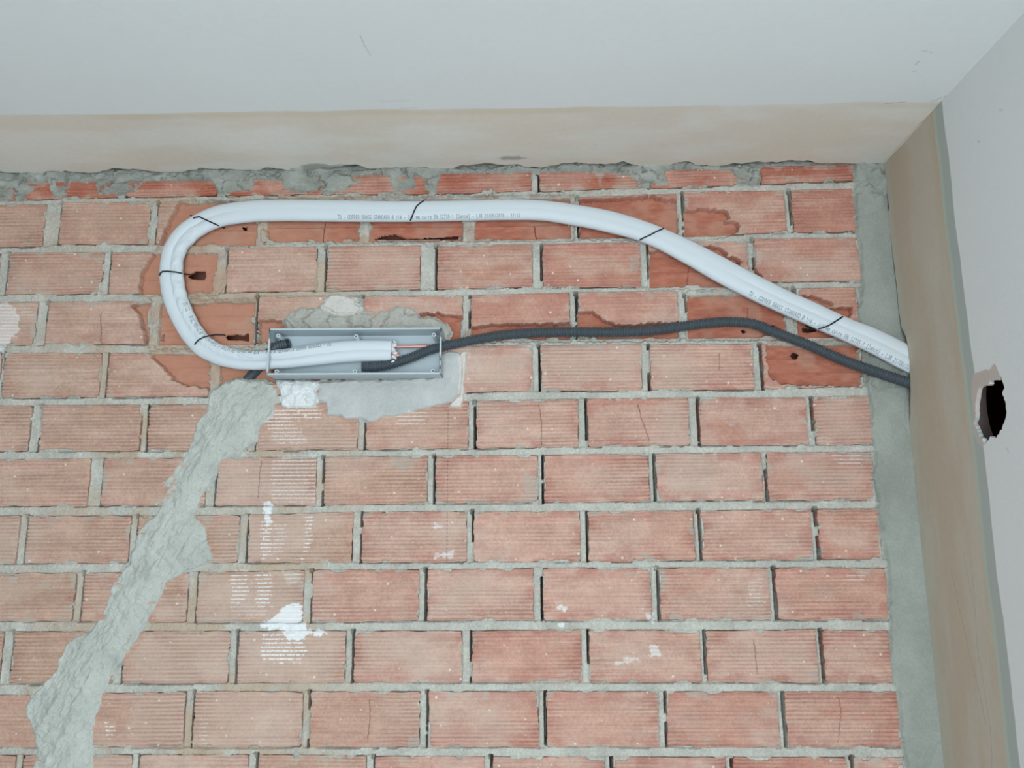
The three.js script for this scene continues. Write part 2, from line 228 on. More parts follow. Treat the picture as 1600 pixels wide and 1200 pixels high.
const brickTex = (() => {
  const id = new Int16Array(TW * TH).fill(-1), dist = new Float32Array(TW * TH).fill(9);
  for (const b of bricks) {
    const i0 = Math.max(0, Math.floor((b.ul - 0.012 - U0) / MPP)), i1 = Math.min(TW - 1, Math.ceil((b.ur + 0.012 - U0) / MPP)), j0 = Math.max(0, Math.floor((Math.min(b.vbl, b.vbr) - 0.012 - V0) / MPP)), j1 = Math.min(TH - 1, Math.ceil((Math.max(b.vtl, b.vtr) + 0.012 - V0) / MPP));
    for (let j = j0; j <= j1; j++) for (let i = i0; i <= i1; i++) { const d = brickSd(b, U0 + (i + 0.5) * MPP, V0 + (j + 0.5) * MPP), k = j * TW + i; if (d < dist[k]) { dist[k] = d; id[k] = b.id; } }
  }
  return tex(TW, TH, (i, j, c) => {
    const k = j * TW + i, b = bricks[id[k]]; if (!b) { c[0] = 180; c[1] = 140; c[2] = 120; return; }
    const u = U0 + (i + 0.5) * MPP, v = V0 + (j + 0.5) * MPP, d = -dist[k], [ridge, t] = grooveAt(b, u, v), o = b.id * 13.7;
    // each brick has its own firing: pink, salmon or tan; the dusty ones lie left of the pipe loop
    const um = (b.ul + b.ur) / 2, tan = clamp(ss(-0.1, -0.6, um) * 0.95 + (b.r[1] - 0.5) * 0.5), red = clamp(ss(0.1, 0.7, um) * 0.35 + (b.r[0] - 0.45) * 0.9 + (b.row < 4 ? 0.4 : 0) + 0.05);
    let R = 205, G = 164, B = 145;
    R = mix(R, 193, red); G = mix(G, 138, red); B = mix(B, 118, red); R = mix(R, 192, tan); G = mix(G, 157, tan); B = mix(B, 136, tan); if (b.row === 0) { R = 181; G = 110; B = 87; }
    const fire = ss(0.46, 0.62, fbm(u * 9 + o, v * 22 + o, 3) + (b.r[2] - 0.55) * 0.25); R = mix(R, 202, fire * 0.6); G = mix(G, 168, fire * 0.6); B = mix(B, 150, fire * 0.6);
    const edge = (1 - 0.6 * tan) * ss(0.035, 0.004, d) * ss(0.35, 0.65, fbm(u * 30 + o, v * 60, 2)); R = mix(R, 184, edge * 0.5); G = mix(G, 122, edge * 0.5); B = mix(B, 108, edge * 0.5);
    const st = (fbm(u * 7 + o, v * 420, 3) - 0.5) * 26 + (fbm(u * 260, v * 260, 2) - 0.5) * 22 + (fbm(u * 25 + o, v * 40, 3) - 0.5) * 22; R += st; G += st; B += st * 0.95;
    const wob = wobble(u, v), br = broken(u, v, wob);
    if (br > 0) { const n = (fbm(u * 50, v * 140, 3) - 0.5) * 40, n2 = fbm(u * 18 + 4, v * 18, 3), du = ss(-0.35, -0.62, u); let r = 183 + n, g = 113 + n, bb = 90 + n * 0.9; r = mix(r, 196, du * 0.7); g = mix(g, 142, du * 0.75); bb = mix(bb, 116, du * 0.75);
      const dirt = ss(0.55, 0.75, n2) * 0.5; r = mix(r, 192, dirt); g = mix(g, 150, dirt); bb = mix(bb, 128, dirt); R = mix(R, r, br); G = mix(G, g, br); B = mix(B, bb, br); }
    const whole = 1 - br;
    // mortar film left on the face, caught in the grooves near the joints
    const film = clamp(ss(0.018, 0.0, d + (fbm(u * 45 + 9, v * 45, 3) - mix(0.16, 0.40, b.r[3] * b.r[3])) * 0.085) * 0.8) * mix(1, 0.45 + 0.55 * (1 - ridge), 0.7) * whole; R = mix(R, 186, film); G = mix(G, 174, film); B = mix(B, 160, film);
    for (const g of MORTARDABS) if (!far(g, u, v, 0.01)) { const q = ss(0.002, -0.002, sdf(g, u, v) + (fbm(u * 140, v * 140, 3) - 0.5) * 0.014) * 0.85; const qq = q * mix(0.9, 0.35, ridge); R = mix(R, 186, qq); G = mix(G, 176, qq); B = mix(B, 163, qq); }
    const dust = Math.max(ss(0.52, 0.72, fbm(u * 6 + 31, v * 5 + 7, 4)) * 0.35, far(DUSTY, u, v, 0.05) ? 0 : ss(0.03, -0.03, sdf(DUSTY, u, v) + (fbm(u * 18, v * 30, 4) - 0.5) * 0.16) * 0.5 * (0.5 + 0.5 * ridge)) * whole; R = mix(R, 205, dust); G = mix(G, 184, dust); B = mix(B, 170, dust);
    const p = paintAt(u, v, ridge, false) * whole; R = mix(R, 240, p); G = mix(G, 240, p); B = mix(B, 238, p);
    const dr = dropGrid(u, v) * whole * 0.85; R = mix(R, 236, dr); G = mix(G, 222, dr); B = mix(B, 208, dr);
    if (Math.abs(u - plumb[0][0]) < 0.0015 && v < plumb[0][1] && v > plumb[1][1] && d > 0) { const q = 0.45 * (1 - ridge); R = mix(R, 110, q); G = mix(G, 80, q); B = mix(B, 72, q); }
    c[0] = R; c[1] = G; c[2] = B;
  });
})();
const mortarTex = tex(TW, TH, (i, j, c) => {
  const u = U0 + (i + 0.5) * MPP, v = V0 + (j + 0.5) * MPP;
  const n = (fbm(u * 30, v * 30, 4) - 0.5) * 34 + (fbm(u * 330, v * 330, 2) - 0.5) * 30; let R = 191 + n, G = 186 + n, B = 174 + n;
  const du = ss(-0.25, -0.6, u) * ss(-1.3, -0.9, u) * ss(0.35, 0.6, fbm(u * 14, v * 14, 3)) * 0.8; R = mix(R, 190, du); G = mix(G, 166, du); B = mix(B, 142, du);   // brick dust from chiselling
  const br = Math.max(broken(u, v, wobble(u, v)), 0) * ss(0.45, 0.6, fbm(u * 40, v * 40, 3)) * 0.3; R = mix(R, 190, br); G = mix(G, 140, br); B = mix(B, 115, br);
  let d = sdf(SPREADS.cement_edge, u, v); if (d < 0.006) { const q = ss(0.006, -0.004, d); const m = (fbm(u * 12, v * 7, 4) - 0.5) * 30; R = mix(R, 155 + m + n * 0.4, q); G = mix(G, 157 + m + n * 0.4, q); B = mix(B, 147 + m + n * 0.4, q); }
  if (!far(SPREADS.cement_fill, u, v, 0.01)) { d = sdf(SPREADS.cement_fill, u, v); if (d < 0.008) { const q = ss(0.008, -0.004, d), m = (fbm(u * 22, v * 22, 4) - 0.5) * 26 + n * 0.35; R = mix(R, 191 + m, q); G = mix(G, 191 + m, q); B = mix(B, 181 + m, q); } }
  if (!far(SPREADS.cement_patch, u, v, 0.01)) { d = sdf(SPREADS.cement_patch, u, v); if (d < 0.006) { const q = ss(0.006, -0.004, d), m = (fbm(u * 22, v * 22, 4) - 0.5) * 30 + n * 0.3; R = mix(R, 192 + m, q); G = mix(G, 191 + m, q); B = mix(B, 186 + m, q); } }
  for (const [k, r, g, b] of [['rubble_mortar', 184, 180, 169], ['plaster_lump', 230, 230, 226], ['plaster_rim', 222, 212, 202], ['plaster_chunk', 212, 205, 196]]) { const pg = SPREADS[k]; if (far(pg, u, v, 0.008)) continue; d = sdf(pg, u, v) + wobble(u, v) * 0.5; if (d < 0.003) { const q = ss(0.003, -0.002, d), m = n * 0.5; R = mix(R, r + m, q); G = mix(G, g + m, q); B = mix(B, b + m, q); } }
  if (!far(SPREADS.mortar_ridge, u, v, 0.01)) { d = sdf(SPREADS.mortar_ridge, u, v); if (d < 0.004) { const q = ss(0.004, -0.004, d), m = (fbm(u * 35, v * 60, 4) - 0.5) * 50 + n * 0.4; R = mix(R, 158 + m, q); G = mix(G, 158 + m, q); B = mix(B, 148 + m, q); } }
  const p = paintAt(u, v, vn(u * 400, v * 400), true); R = mix(R, 240, p); G = mix(G, 240, p); B = mix(B, 238, p);
  c[0] = R; c[1] = G; c[2] = B;
});
const M = {
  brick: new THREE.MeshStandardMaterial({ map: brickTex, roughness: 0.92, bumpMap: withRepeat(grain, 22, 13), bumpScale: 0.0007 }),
  mortar: new THREE.MeshStandardMaterial({ map: mortarTex, roughness: 0.97, bumpMap: withRepeat(grain, 26, 16), bumpScale: 0.0016 }),
  smoothCement: new THREE.MeshStandardMaterial({ map: mortarTex, roughness: 0.95, bumpMap: withRepeat(grain, 22, 13), bumpScale: 0.0009 }),
  sleeve: null,
  pvc: new THREE.MeshStandardMaterial({ color: 0xbfc9cc, roughness: 0.48 }),
  pvcPost: new THREE.MeshStandardMaterial({ color: 0xd3dadc, roughness: 0.5 }),
  black: new THREE.MeshStandardMaterial({ color: 0x4a5257, roughness: 0.33 }),
  tie: new THREE.MeshStandardMaterial({ color: 0x1b1f22, roughness: 0.5 }),
  clay: new THREE.MeshStandardMaterial({ color: 0xb0735c, roughness: 0.95 }),
  copper: new THREE.MeshStandardMaterial({ color: 0xcf9a8e, roughness: 0.5, metalness: 0.5 }),
  floor: new THREE.MeshStandardMaterial({ color: 0xcfd1d0, roughness: 0.8 }),
  paint: new THREE.MeshStandardMaterial({ color: 0xe9e9e7, roughness: 0.9 }),
  frame: new THREE.MeshStandardMaterial({ color: 0xe6e6e4, roughness: 0.5 }),
  core: new THREE.MeshStandardMaterial({ color: 0x8d8780, roughness: 0.95 }),
};

// ---------------------------------------------------------------- back wall: core, mortar, bricks, cement
const wall = structure('wall_back', 'bare red hollow brick wall with grey mortar joints and cement patches', 'brick wall');
const box = (x0, x1, y0, y1, z0, z1) => new THREE.BoxGeometry(x1 - x0, y1 - y0, z1 - z0).translate((x0 + x1) / 2, (y0 + y1) / 2, (z0 + z1) / 2);
mesh('wall_core', box(XL - 0.2, XR + 0.4, 0, CEIL + 0.25, -0.26, -0.09), M.clay, wall);
mesh('render_coat', mergeGeometries([box(XL, U0 - 0.01, 0, CEIL, -0.1, 0.004), box(U0 - 0.02, XR, 0, V0 + 0.02, -0.1, 0.004)]), M.core, wall);

function gridGeometry(nx, ny, at, keep, skirt) {                      // at(i, j) -> [x, y, z]; keep(i, j) -> does the cell exist
  const pos = [], uv = [], idx = [], map = new Int32Array(nx * ny).fill(-1);
  const vert = (i, j) => { const k = j * nx + i; if (map[k] < 0) { const p = at(i, j); map[k] = pos.length / 3; pos.push(p[0], p[1], p[2]); const t = uvOf(p[0], p[1]); uv.push(t[0], t[1]); } return map[k]; };
  for (let j = 0; j < ny - 1; j++) for (let i = 0; i < nx - 1; i++) if (!keep || keep(i, j)) { const a = vert(i, j), b = vert(i + 1, j), c = vert(i + 1, j + 1), d = vert(i, j + 1); idx.push(a, b, c, a, c, d); }
  if (skirt !== undefined) {
    const ring = []; for (let i = 0; i < nx; i++) ring.push([i, 0]); for (let j = 1; j < ny; j++) ring.push([nx - 1, j]); for (let i = nx - 2; i >= 0; i--) ring.push([i, ny - 1]); for (let j = ny - 2; j > 0; j--) ring.push([0, j]);
    const s = pos.length / 3; for (const [i, j] of ring) { const k = map[j * nx + i]; for (const z of [pos[k * 3 + 2], skirt]) { pos.push(pos[k * 3], pos[k * 3 + 1], z); uv.push(uv[k * 2], uv[k * 2 + 1]); } }
    for (let k = 0; k < ring.length; k++) { const a = s + k * 2, b = s + ((k + 1) % ring.length) * 2; idx.push(a, a + 1, b + 1, a, b + 1, b); }
  }
  const g = new THREE.BufferGeometry(); g.setAttribute('position', new THREE.Float32BufferAttribute(pos, 3)); g.setAttribute('uv', new THREE.Float32BufferAttribute(uv, 2)); g.setIndex(idx); g.computeVertexNormals(); return g;
}
for (const b of bricks) {
  if (b.ur < U0 || b.vtl < V0) continue;
  const W = b.ur - b.ul, H = b.h, bb = [b.ul, b.ur, Math.min(b.vbl, b.vbr), Math.max(b.vtl, b.vtr)];
  const fine = BREAKS.concat(HOLES).some((g) => g.box[0] < bb[1] && g.box[1] > bb[0] && g.box[2] < bb[3] && g.box[3] > bb[2] && (() => { for (let a = 0; a <= 12; a++) for (let e = 0; e <= 8; e++) if (sdf(g, mix(bb[0], bb[1], a / 12), mix(bb[2], bb[3], e / 8)) < 0.004) return true; return false; })());
  const crack = CRACKS.find((l) => { const m = l[l.length >> 1]; return brickSd(b, m[0], m[1]) < 0; });
  const S = [], T = []; const eu = 0.0024 / W, ev = 0.0022 / H;
  if (fine) { const n = Math.ceil(W / 0.0017), m = Math.ceil(H / 0.0017); for (let i = 0; i <= n; i++) S.push(i / n); for (let i = 0; i <= m; i++) T.push(i / m); } else {
    S.push(0, eu); const n = Math.max(6, Math.round(W / 0.012)); for (let i = 1; i < n; i++) S.push(i / n); S.push(1 - eu, 1);
    T.push(0, ev); for (let g = 0; g < b.G; g++) for (const f of [0.32, 0.42, 0.46, 0.54, 0.58, 0.68, 1]) { const t = (g + f) / b.G; if (t > ev + 0.004 && t < 1 - ev - 0.004) T.push(t); } T.push(1 - ev, 1);
  }
  let sc0 = 0, sc = null, cv0 = 0, cv1 = 0;
  if (crack) { const ys = crack.map((p) => p[1]); cv0 = Math.min(...ys); cv1 = Math.max(...ys); const inv = crack.map(([x, y]) => [y, x]).sort((p, q) => p[0] - q[0]); sc = (v) => (lerpLine(inv, v) + (vn(v * 300, 3.3) - 0.5) * 0.003 - b.ul) / W; sc0 = sc((cv0 + cv1) / 2);
    if (!fine) for (let i = S.length - 2; i > 0; i--) if (Math.abs(S[i] - sc0) < 0.02) S.splice(i, 1);
    for (const e of [-0.0016, -0.0007, 0, 0.0007, 0.0016]) S.push(sc0 + e / W); S.sort((p, q) => p - q); }
  const cornerR = rr(0.003, 0.007), o = b.id * 7.13;
  const g = gridGeometry(S.length, T.length, (i, j) => {
    let s = S[i]; const t = T[j], vm = mix(b.vb(mix(b.ul, b.ur, s)), b.vt(mix(b.ul, b.ur, s)), t);
    if (sc) { const q = sc(clamp(vm, cv0, cv1)); s = s < sc0 ? s * q / sc0 : 1 - (1 - s) * (1 - q) / (1 - sc0); }
    let u = mix(b.ul, b.ur, s), v = mix(b.vb(u), b.vt(u), t);
    // uneven arrises and rounded corners
    const du = Math.min(s, 1 - s) * W, dv = Math.min(t, 1 - t) * H, nl = (fbm(v * 70 + o, o, 3) - 0.5) * 0.006, nt = (fbm(u * 45 + o, o + 5, 3) - 0.5) * 0.005;
    const wu = ss(0.03, 0, du), wv = ss(0.03, 0, dv); u += (s < 0.5 ? 1 : -1) * (0.0008 + nl) * wu; v += (t < 0.5 ? 1 : -1) * (0.0006 + nt) * wv;
    if (du < cornerR && dv < cornerR) { const k = cornerR - Math.hypot(cornerR - du, cornerR - dv); if (k < 0) { const f = -k / (cornerR * 0.42) * cornerR * 0.29; u += (s < 0.5 ? 1 : -1) * f; v += (t < 0.5 ? 1 : -1) * f; } }
    let ridge; if (!fine) { const gg = t * b.G, ff = gg - Math.floor(gg); ridge = ff; } else { const gg = clamp((v - b.vb(u)) / (b.vt(u) - b.vb(u))) * b.G; ridge = gg - Math.floor(gg); }
    const wear = 0.25 + 1.3 * ss(0.25, 0.75, fbm(u * 11 + o, v * 14 + o, 3)) + 0.35 * ss(0.05, 0.01, du);
    let z = b.z0 + (u - (b.ul + b.ur) / 2) * b.tilt - ss(0.19, 0.05, Math.abs(ridge - 0.5)) * 0.0017 * wear + (fbm(u * 30 + o, v * 30, 2) - 0.5) * 0.0012;
    if (s === 0 || s === 1 || t === 0 || t === 1) z -= 0.0016;
    if (fine) {
      const wob = wobble(u, v), br = broken(u, v, wob), tt = (v - b.vb(u)) / (b.vt(u) - b.vb(u));
      if (br > 0) { const web = Math.max(ss(0.03, 0.0, Math.abs(tt - 0.34)), ss(0.03, 0.0, Math.abs(tt - 0.67))); const zb = -0.0175 + web * 0.0022 + (fbm(u * 60, v * 60, 3) - 0.5) * 0.003 + (fbm(u * 14, v * 14 + o, 2) - 0.5) * 0.004; z = mix(z, zb, br); }
      const hl = holed(u, v, wob * 0.3); if (hl) z -= 0.006 * hl;
      if (!far(RECESS, u, v, 0.01)) z = Math.min(z, mix(z, -0.03, ss(0.004, 0, sdf(RECESS, u, v))));
    }
    if (sc && v > cv0 && v < cv1) { const dd = Math.abs(u - (b.ul + sc(v) * W)); z -= 0.007 * ss(0.0009, 0.0001, dd); }
    return [u, v, z];
  }, fine ? (i, j) => { const u = mix(b.ul, b.ur, (S[i] + S[i + 1]) / 2), v = mix(b.vb(u), b.vt(u), (T[j] + T[j + 1]) / 2); return i < 3 || j < 3 || i > S.length - 5 || j > T.length - 5 || holed(u, v, wobble(u, v) * 0.3) < 0.5; } : null, -0.085);
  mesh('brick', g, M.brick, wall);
}
console.log('bricks', wall.children.length);

// mortar between the bricks, cells well inside a brick left out
{
  const st = 0.0018, nx = Math.floor((U1 - U0) / st), ny = Math.floor((V1 - V0 - 0.002) / st);
  const inside = new Float32Array(nx * ny), zz = new Float32Array(nx * ny);
  for (let j = 0; j < ny; j++) { const v = V0 + j * st; for (let i = 0; i < nx; i++) {
    const u = U0 + i * st, k = j * nx + i, [b, d] = nearest(u, v); inside[k] = d;
    if (d < -0.013) { zz[k] = -0.03; continue; }
    let z = -0.0022 + (fbm(u * 40, v * 40, 3) - 0.5) * 0.0075 + (vn(u * 300, v * 300) - 0.5) * 0.0016;
    if (b && v > b.vb(u) - 0.001 && v < b.vt(u) + 0.001) { z -= 0.004 * ss(0, 0.003, d) + 0.002 * vn(u * 20, v * 12);        // head joint, raked
      const n = fbm(v * 22 + b.id, b.id * 3.1, 2); if (u < b.ul && d < 0.0042 && n > 0.3) z = -0.065; }                        // open slit before the next brick
    if (b && v < b.vb(u) && d < 0.0022 && fbm(u * 16 + b.row * 5, b.row * 9.7, 3) > 0.5) z = -0.010;                          // shrinkage line under a brick
    if (b && v > b.vt(u) - 0.006 && v < b.vt(u) + 0.004 && u < b.ul && vn(b.id * 3.3, 1.5) > 0.45 && d < 0.008) z -= 0.012;    // pocket at the head of the joint
    const br = broken(u, v, wobble(u, v)); if (br > 0) z = mix(z, -0.010 + (fbm(u * 50, v * 50, 3) - 0.5) * 0.008, br);
    const over = 0.8 * ss(0.54, 0.72, fbm(u * 30 + 5, v * 44, 4));
    if (d < 0) z = d > -0.0075 * over ? Math.min(0.0022, z + 0.004) : Math.min(z, mix(z, -0.03, ss(0, -0.004, d + 0.0075 * over)));
    if (!far(RECESS, u, v, 0.01)) z = Math.min(z, mix(z, -0.03, ss(0.004, 0, sdf(RECESS, u, v))));
    zz[k] = z;
  } }
  mesh('mortar_joints', gridGeometry(nx, ny, (i, j) => [U0 + i * st, V0 + j * st, zz[j * nx + i]], (i, j) => { const k = j * nx + i; return !(Math.max(inside[k], inside[k + 1], inside[k + nx], inside[k + nx + 1]) < -0.011); }), M.mortar, wall);
}
// cement and plaster lying over the bricks
function spread(name, st, mat, zf) {
  const pg = SPREADS[name], [a, b, c, d] = pg.box, nx = Math.ceil((Math.min(b, XR + 0.06) - a) / st) + 8, ny = Math.ceil((Math.min(d, V1) - Math.max(c, V0)) / st) + 8, a0 = a - 4 * st, c0 = Math.max(c, V0) - 4 * st;
  const D = new Float32Array(nx * ny); for (let j = 0; j < ny; j++) for (let i = 0; i < nx; i++) { const u = a0 + i * st, v = c0 + j * st; D[j * nx + i] = sdf(pg, u, v) + (fbm(u * 70, v * 70, 3) - 0.5) * 0.009; }
  return mesh(name, gridGeometry(nx, ny, (i, j) => { const u = a0 + i * st, v = c0 + j * st, q = -D[j * nx + i]; let z = q <= 0 ? -0.006 : mix(-0.004, zf(u, v, q), ss(0, 0.006, q)); if (!far(RECESS, u, v, 0.01)) z = Math.min(z, mix(z, -0.03, ss(0.004, 0, sdf(RECESS, u, v)))); return [u, v, z]; }, (i, j) => { const k = j * nx + i; return Math.min(D[k], D[k + 1], D[k + nx], D[k + nx + 1]) < 0.0005; }), mat, wall);
}
spread('cement_fill', 0.002, M.mortar, (u, v, q) => {
  const a = 1.13, x = u * Math.cos(a) + v * Math.sin(a), y = -u * Math.sin(a) + v * Math.cos(a);           // along and across the chase
  const r = Math.abs(fbm(x * 9, y * 48, 4) - 0.5) * 2, body = ss(0.012, 0.05, q);
  return 0.003 + body * 0.007 + (r - 0.25) * 0.008 * (0.3 + 0.7 * body) + (fbm(u * 75, v * 75, 4) - 0.5) * 0.010 + (vn(u * 330, v * 330) - 0.5) * 0.0015;
});
spread('cement_patch', 0.0022, M.smoothCement, (u, v, q) => 0.0042 + ss(0, 0.04, q) * 0.006 + (fbm(u * 28, v * 28, 4) - 0.5) * 0.005 + (vn(u * 260, v * 260) - 0.5) * 0.0007);
spread('plaster_lump', 0.0018, M.mortar, (u, v, q) => 0.008 + ss(0, 0.02, q) * 0.006 + (fbm(u * 80, v * 80, 4) - 0.5) * 0.012);
spread('plaster_rim', 0.0018, M.mortar, (u, v, q) => 0.008 + (fbm(u * 70, v * 70, 4) - 0.5) * 0.008);
spread('rubble_mortar', 0.002, M.mortar, (u, v, q) => { const c = Math.abs(fbm(u * 22 + 3, v * 30, 3) - 0.5); return 0.003 + ss(0, 0.02, q) * 0.004 + (fbm(u * 60, v * 60, 4) - 0.5) * 0.012 - ss(0.03, 0.0, c) * 0.009; });
spread('plaster_chunk', 0.0018, M.smoothCement, (u, v, q) => 0.011 + (fbm(u * 50, v * 50, 3) - 0.5) * 0.007);
spread('cement_edge', 0.0028, M.smoothCement, (u, v, q) => { const rough = Math.max(ss(CEIL - 0.14, CEIL - 0.05, v), ss(0.07, 0.04, Math.abs(v - (EYE + 0.37))) * 0.9); const tr = ss(0.024, 0.0, Math.abs(fbm(u * 5 + 2, v * 3.2, 3) - 0.5)); return 0.0034 + (fbm(u * 16, v * 9, 3) - 0.5) * 0.0035 - tr * 0.0012 + rough * ((fbm(u * 42, v * 42, 4) - 0.5) * 0.034) + (vn(u * 300, v * 300) - 0.5) * 0.0005; });
spread('mortar_ridge', 0.002, M.mortar, (u, v, q) => { const top = ss(0.03, 0.0, CEIL - v - (fbm(u * 16, 4.4, 3) - 0.5) * 0.03); const c = Math.abs(fbm(u * 26 + 8, v * 40, 3) - 0.5); return 0.0026 + (fbm(u * 30, v * 60, 4) - 0.5) * 0.008 + top * (fbm(u * 22, v * 35, 3) - 0.42) * 0.03 - ss(0.022, 0, c) * 0.012; });
console.log('spreads done');

// ---------------------------------------------------------------- ceiling and right wall: plaster with an unpainted strip along the brickwork
const EDGE = 0.275;
function plasterTexture(w, h, ax0, ax1, bz0, bz1, side) {              // a: along the wall or up it, b: distance from the brick wall
  return tex(w, h, (i, j, c) => {
    const a = mix(ax0, ax1, (i + 0.5) / w), b = mix(bz0, bz1, (j + 0.5) / h), e = EDGE + (fbm(a * 9, side * 7, 4) - 0.5) * 0.012 + (side ? 0.004 : ss(-0.5, -1.1, a) * 0.0), q = ss(-0.002, 0.002, b - e);
    const n = (fbm(a * 5 + side * 3, b * 5, 4) - 0.5) * 10 + (fbm(a * 120, b * 120, 2) - 0.5) * 5;
    const bw = ss(0.36, 0.66, fbm(a * (side ? 3 : 5) + 11, b * (side ? 17 : 12) + side * 5, 4));
    let r = mix(234, 230, bw) + n, g = mix(229, 220, bw) + n, bl = mix(219, 205, bw) + n;                                             // bare plaster
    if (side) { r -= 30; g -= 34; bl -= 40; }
    const y = ss(0.018, 0.0, Math.abs(b - e + 0.012)) * (side ? 0 : 0.45) * ss(0.3, 0.6, fbm(a * 4, 1.2, 2)); r = mix(r, 216, y); g = mix(g, 202, y); bl = mix(bl, 172, y);   // yellowed line at the paint's edge
    if (side) { const k = ss(e - 0.042, e - 0.036, b); r = mix(r, 190, k); g = mix(g, 200, k); bl = mix(bl, 184, k); const k2 = ss(e - 0.032, e - 0.024, b); r = mix(r, 180, k2); g = mix(g, 188, k2); bl = mix(bl, 182, k2); }
    const pw = 236 + n * 0.3; r = mix(r, pw - 1, q); g = mix(g, pw + 2, q); bl = mix(bl, pw, q);
    if (!side) { const sm = ss(0.004, -0.004, Math.hypot((a - P(800, 240)[0]) * 0.35, (b - 0.055)) - 0.008 + (fbm(a * 60, b * 60, 3) - 0.5) * 0.012) * 0.7; r = mix(r, 150, sm); g = mix(g, 148, sm); bl = mix(bl, 140, sm);
      const s2 = ss(0.006, -0.006, Math.hypot((a - P(508, 258)[0]) * 0.5, b - 0.01) - 0.03 + (fbm(a * 40, b * 60, 3) - 0.5) * 0.03) * 0.85; r = mix(r, 160, s2); g = mix(g, 160, s2); bl = mix(bl, 152, s2); }
    if (side) { const dd = sdf(holeRim, b, a) + (fbm(a * 80, b * 80, 3) - 0.5) * 0.01, k = ss(0.002, -0.002, dd); r = mix(r, 205 + n, k); g = mix(g, 193 + n, k); bl = mix(bl, 184 + n, k); 
      const cr = ss(0.0012, 0, Math.abs(b - 0.19 - (a - 1.5) * -0.01 - (fbm(a * 7, 2.2, 3) - 0.5) * 0.03)) * ss(1.62, 1.5, a) * 0.35; r = mix(r, 120, cr); g = mix(g, 114, cr); bl = mix(bl, 104, cr); }
    for (const [a0, b0, a1, b1, w_, k_] of MARKS[side]) { const ea = a1 - a0, eb = b1 - b0, t = clamp(((a - a0) * ea + (b - b0) * eb) / (ea * ea + eb * eb)), dd = Math.hypot(a - a0 - ea * t, b - b0 - eb * t) + (vn(a * 300, b * 300) - 0.5) * 0.0012; const k = ss(w_ + 0.001, w_ * 0.3, dd) * k_ * 0.6; r = mix(r, 110, k); g = mix(g, 112, k); bl = mix(bl, 106, k); }
    c[0] = r; c[1] = g; c[2] = bl;
  });
}
function PY(px, py) { _v.set((px - 800) / FPX, -(py - 600) / FPX, -1).applyQuaternion(_q); const t = (CEIL - EYE) / _v.y; return [_v.x * t, DIST + _v.z * t]; }
const MARKS = [                                                        // scratches, scuffs and hairline cracks, each a short stroke: [a, b, a, b, half width, strength]
  [[563, 58, 570, 74, 0.0008, 0.4], [570, 74, 579, 88, 0.0007, 0.3], [592, 160, 640, 159, 0.0016, 0.22], [626, 171, 652, 170, 0.002, 0.2], [1383, 157, 1414, 154.5, 0.001, 0.55], [1430, 96, 1436, 91, 0.0022, 0.35], [1426, 107, 1431, 106, 0.0016, 0.3], [1440, 74, 1455, 77, 0.001, 0.25], [1456, 153, 1482, 143, 0.0012, 0.45]].map(([a, b, c, d, w, k]) => [...PY(a, b), ...PY(c, d), w, k]),
  [[1528, 221, 1531, 222, 0.002, 0.3], [1561, 172, 1566, 172, 0.0016, 0.25], [1573, 700, 1576, 706, 0.001, 0.3], [1486, 890, 1512, 1010, 0.0008, 0.35], [1512, 1010, 1530, 1080, 0.0008, 0.35], [1530, 1080, 1540, 1130, 0.0009, 0.45], [1505, 860, 1522, 950, 0.0008, 0.25]].map(([a, b, c, d, w, k]) => { const p = PX(a, b), q = PX(c, d); return [p[1], p[0], q[1], q[0], w, k]; })];
// the hole knocked through the right wall, its chipped rim, and the notch where the pipes go in
const hz = (zx, zy) => PX(1480 + zx / 7.06, 550 + zy / 7.06);
const holePts = []; { const f = [390, 365, 460, 375, 470, 320, 560, 310, 590, 290, 632, 375, 612, 460, 635, 540, 655, 640, 640, 760, 600, 850, 540, 950, 480, 935, 420, 1005, 390, 950, 350, 940, 330, 860, 290, 790, 310, 700, 310, 580, 330, 470, 345, 400]; for (let i = 0; i < f.length; i += 2) holePts.push(hz(f[i], f[i + 1])); }
const holeRim = []; { const f = [280, 240, 380, 190, 490, 180, 515, 140, 550, 180, 570, 240, 600, 290, 560, 320, 470, 330, 460, 385, 380, 380, 350, 420, 330, 560, 320, 700, 300, 790, 340, 930, 420, 1010, 380, 1030, 330, 1000, 300, 900, 275, 800, 285, 600, 270, 420]; for (let i = 0; i < f.length; i += 2) holeRim.push(hz(f[i], f[i + 1])); }
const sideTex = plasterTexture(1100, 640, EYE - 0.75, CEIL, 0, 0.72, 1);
const ceilTex = plasterTexture(1500, 640, -1.7, XR, 0, 0.95, 0);
const plasterBump = withRepeat(grain, 9, 4);
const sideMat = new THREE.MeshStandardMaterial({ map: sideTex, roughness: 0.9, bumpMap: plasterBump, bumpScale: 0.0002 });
const ceilMat = new THREE.MeshStandardMaterial({ map: ceilTex, roughness: 0.9, bumpMap: plasterBump, bumpScale: 0.0002 });

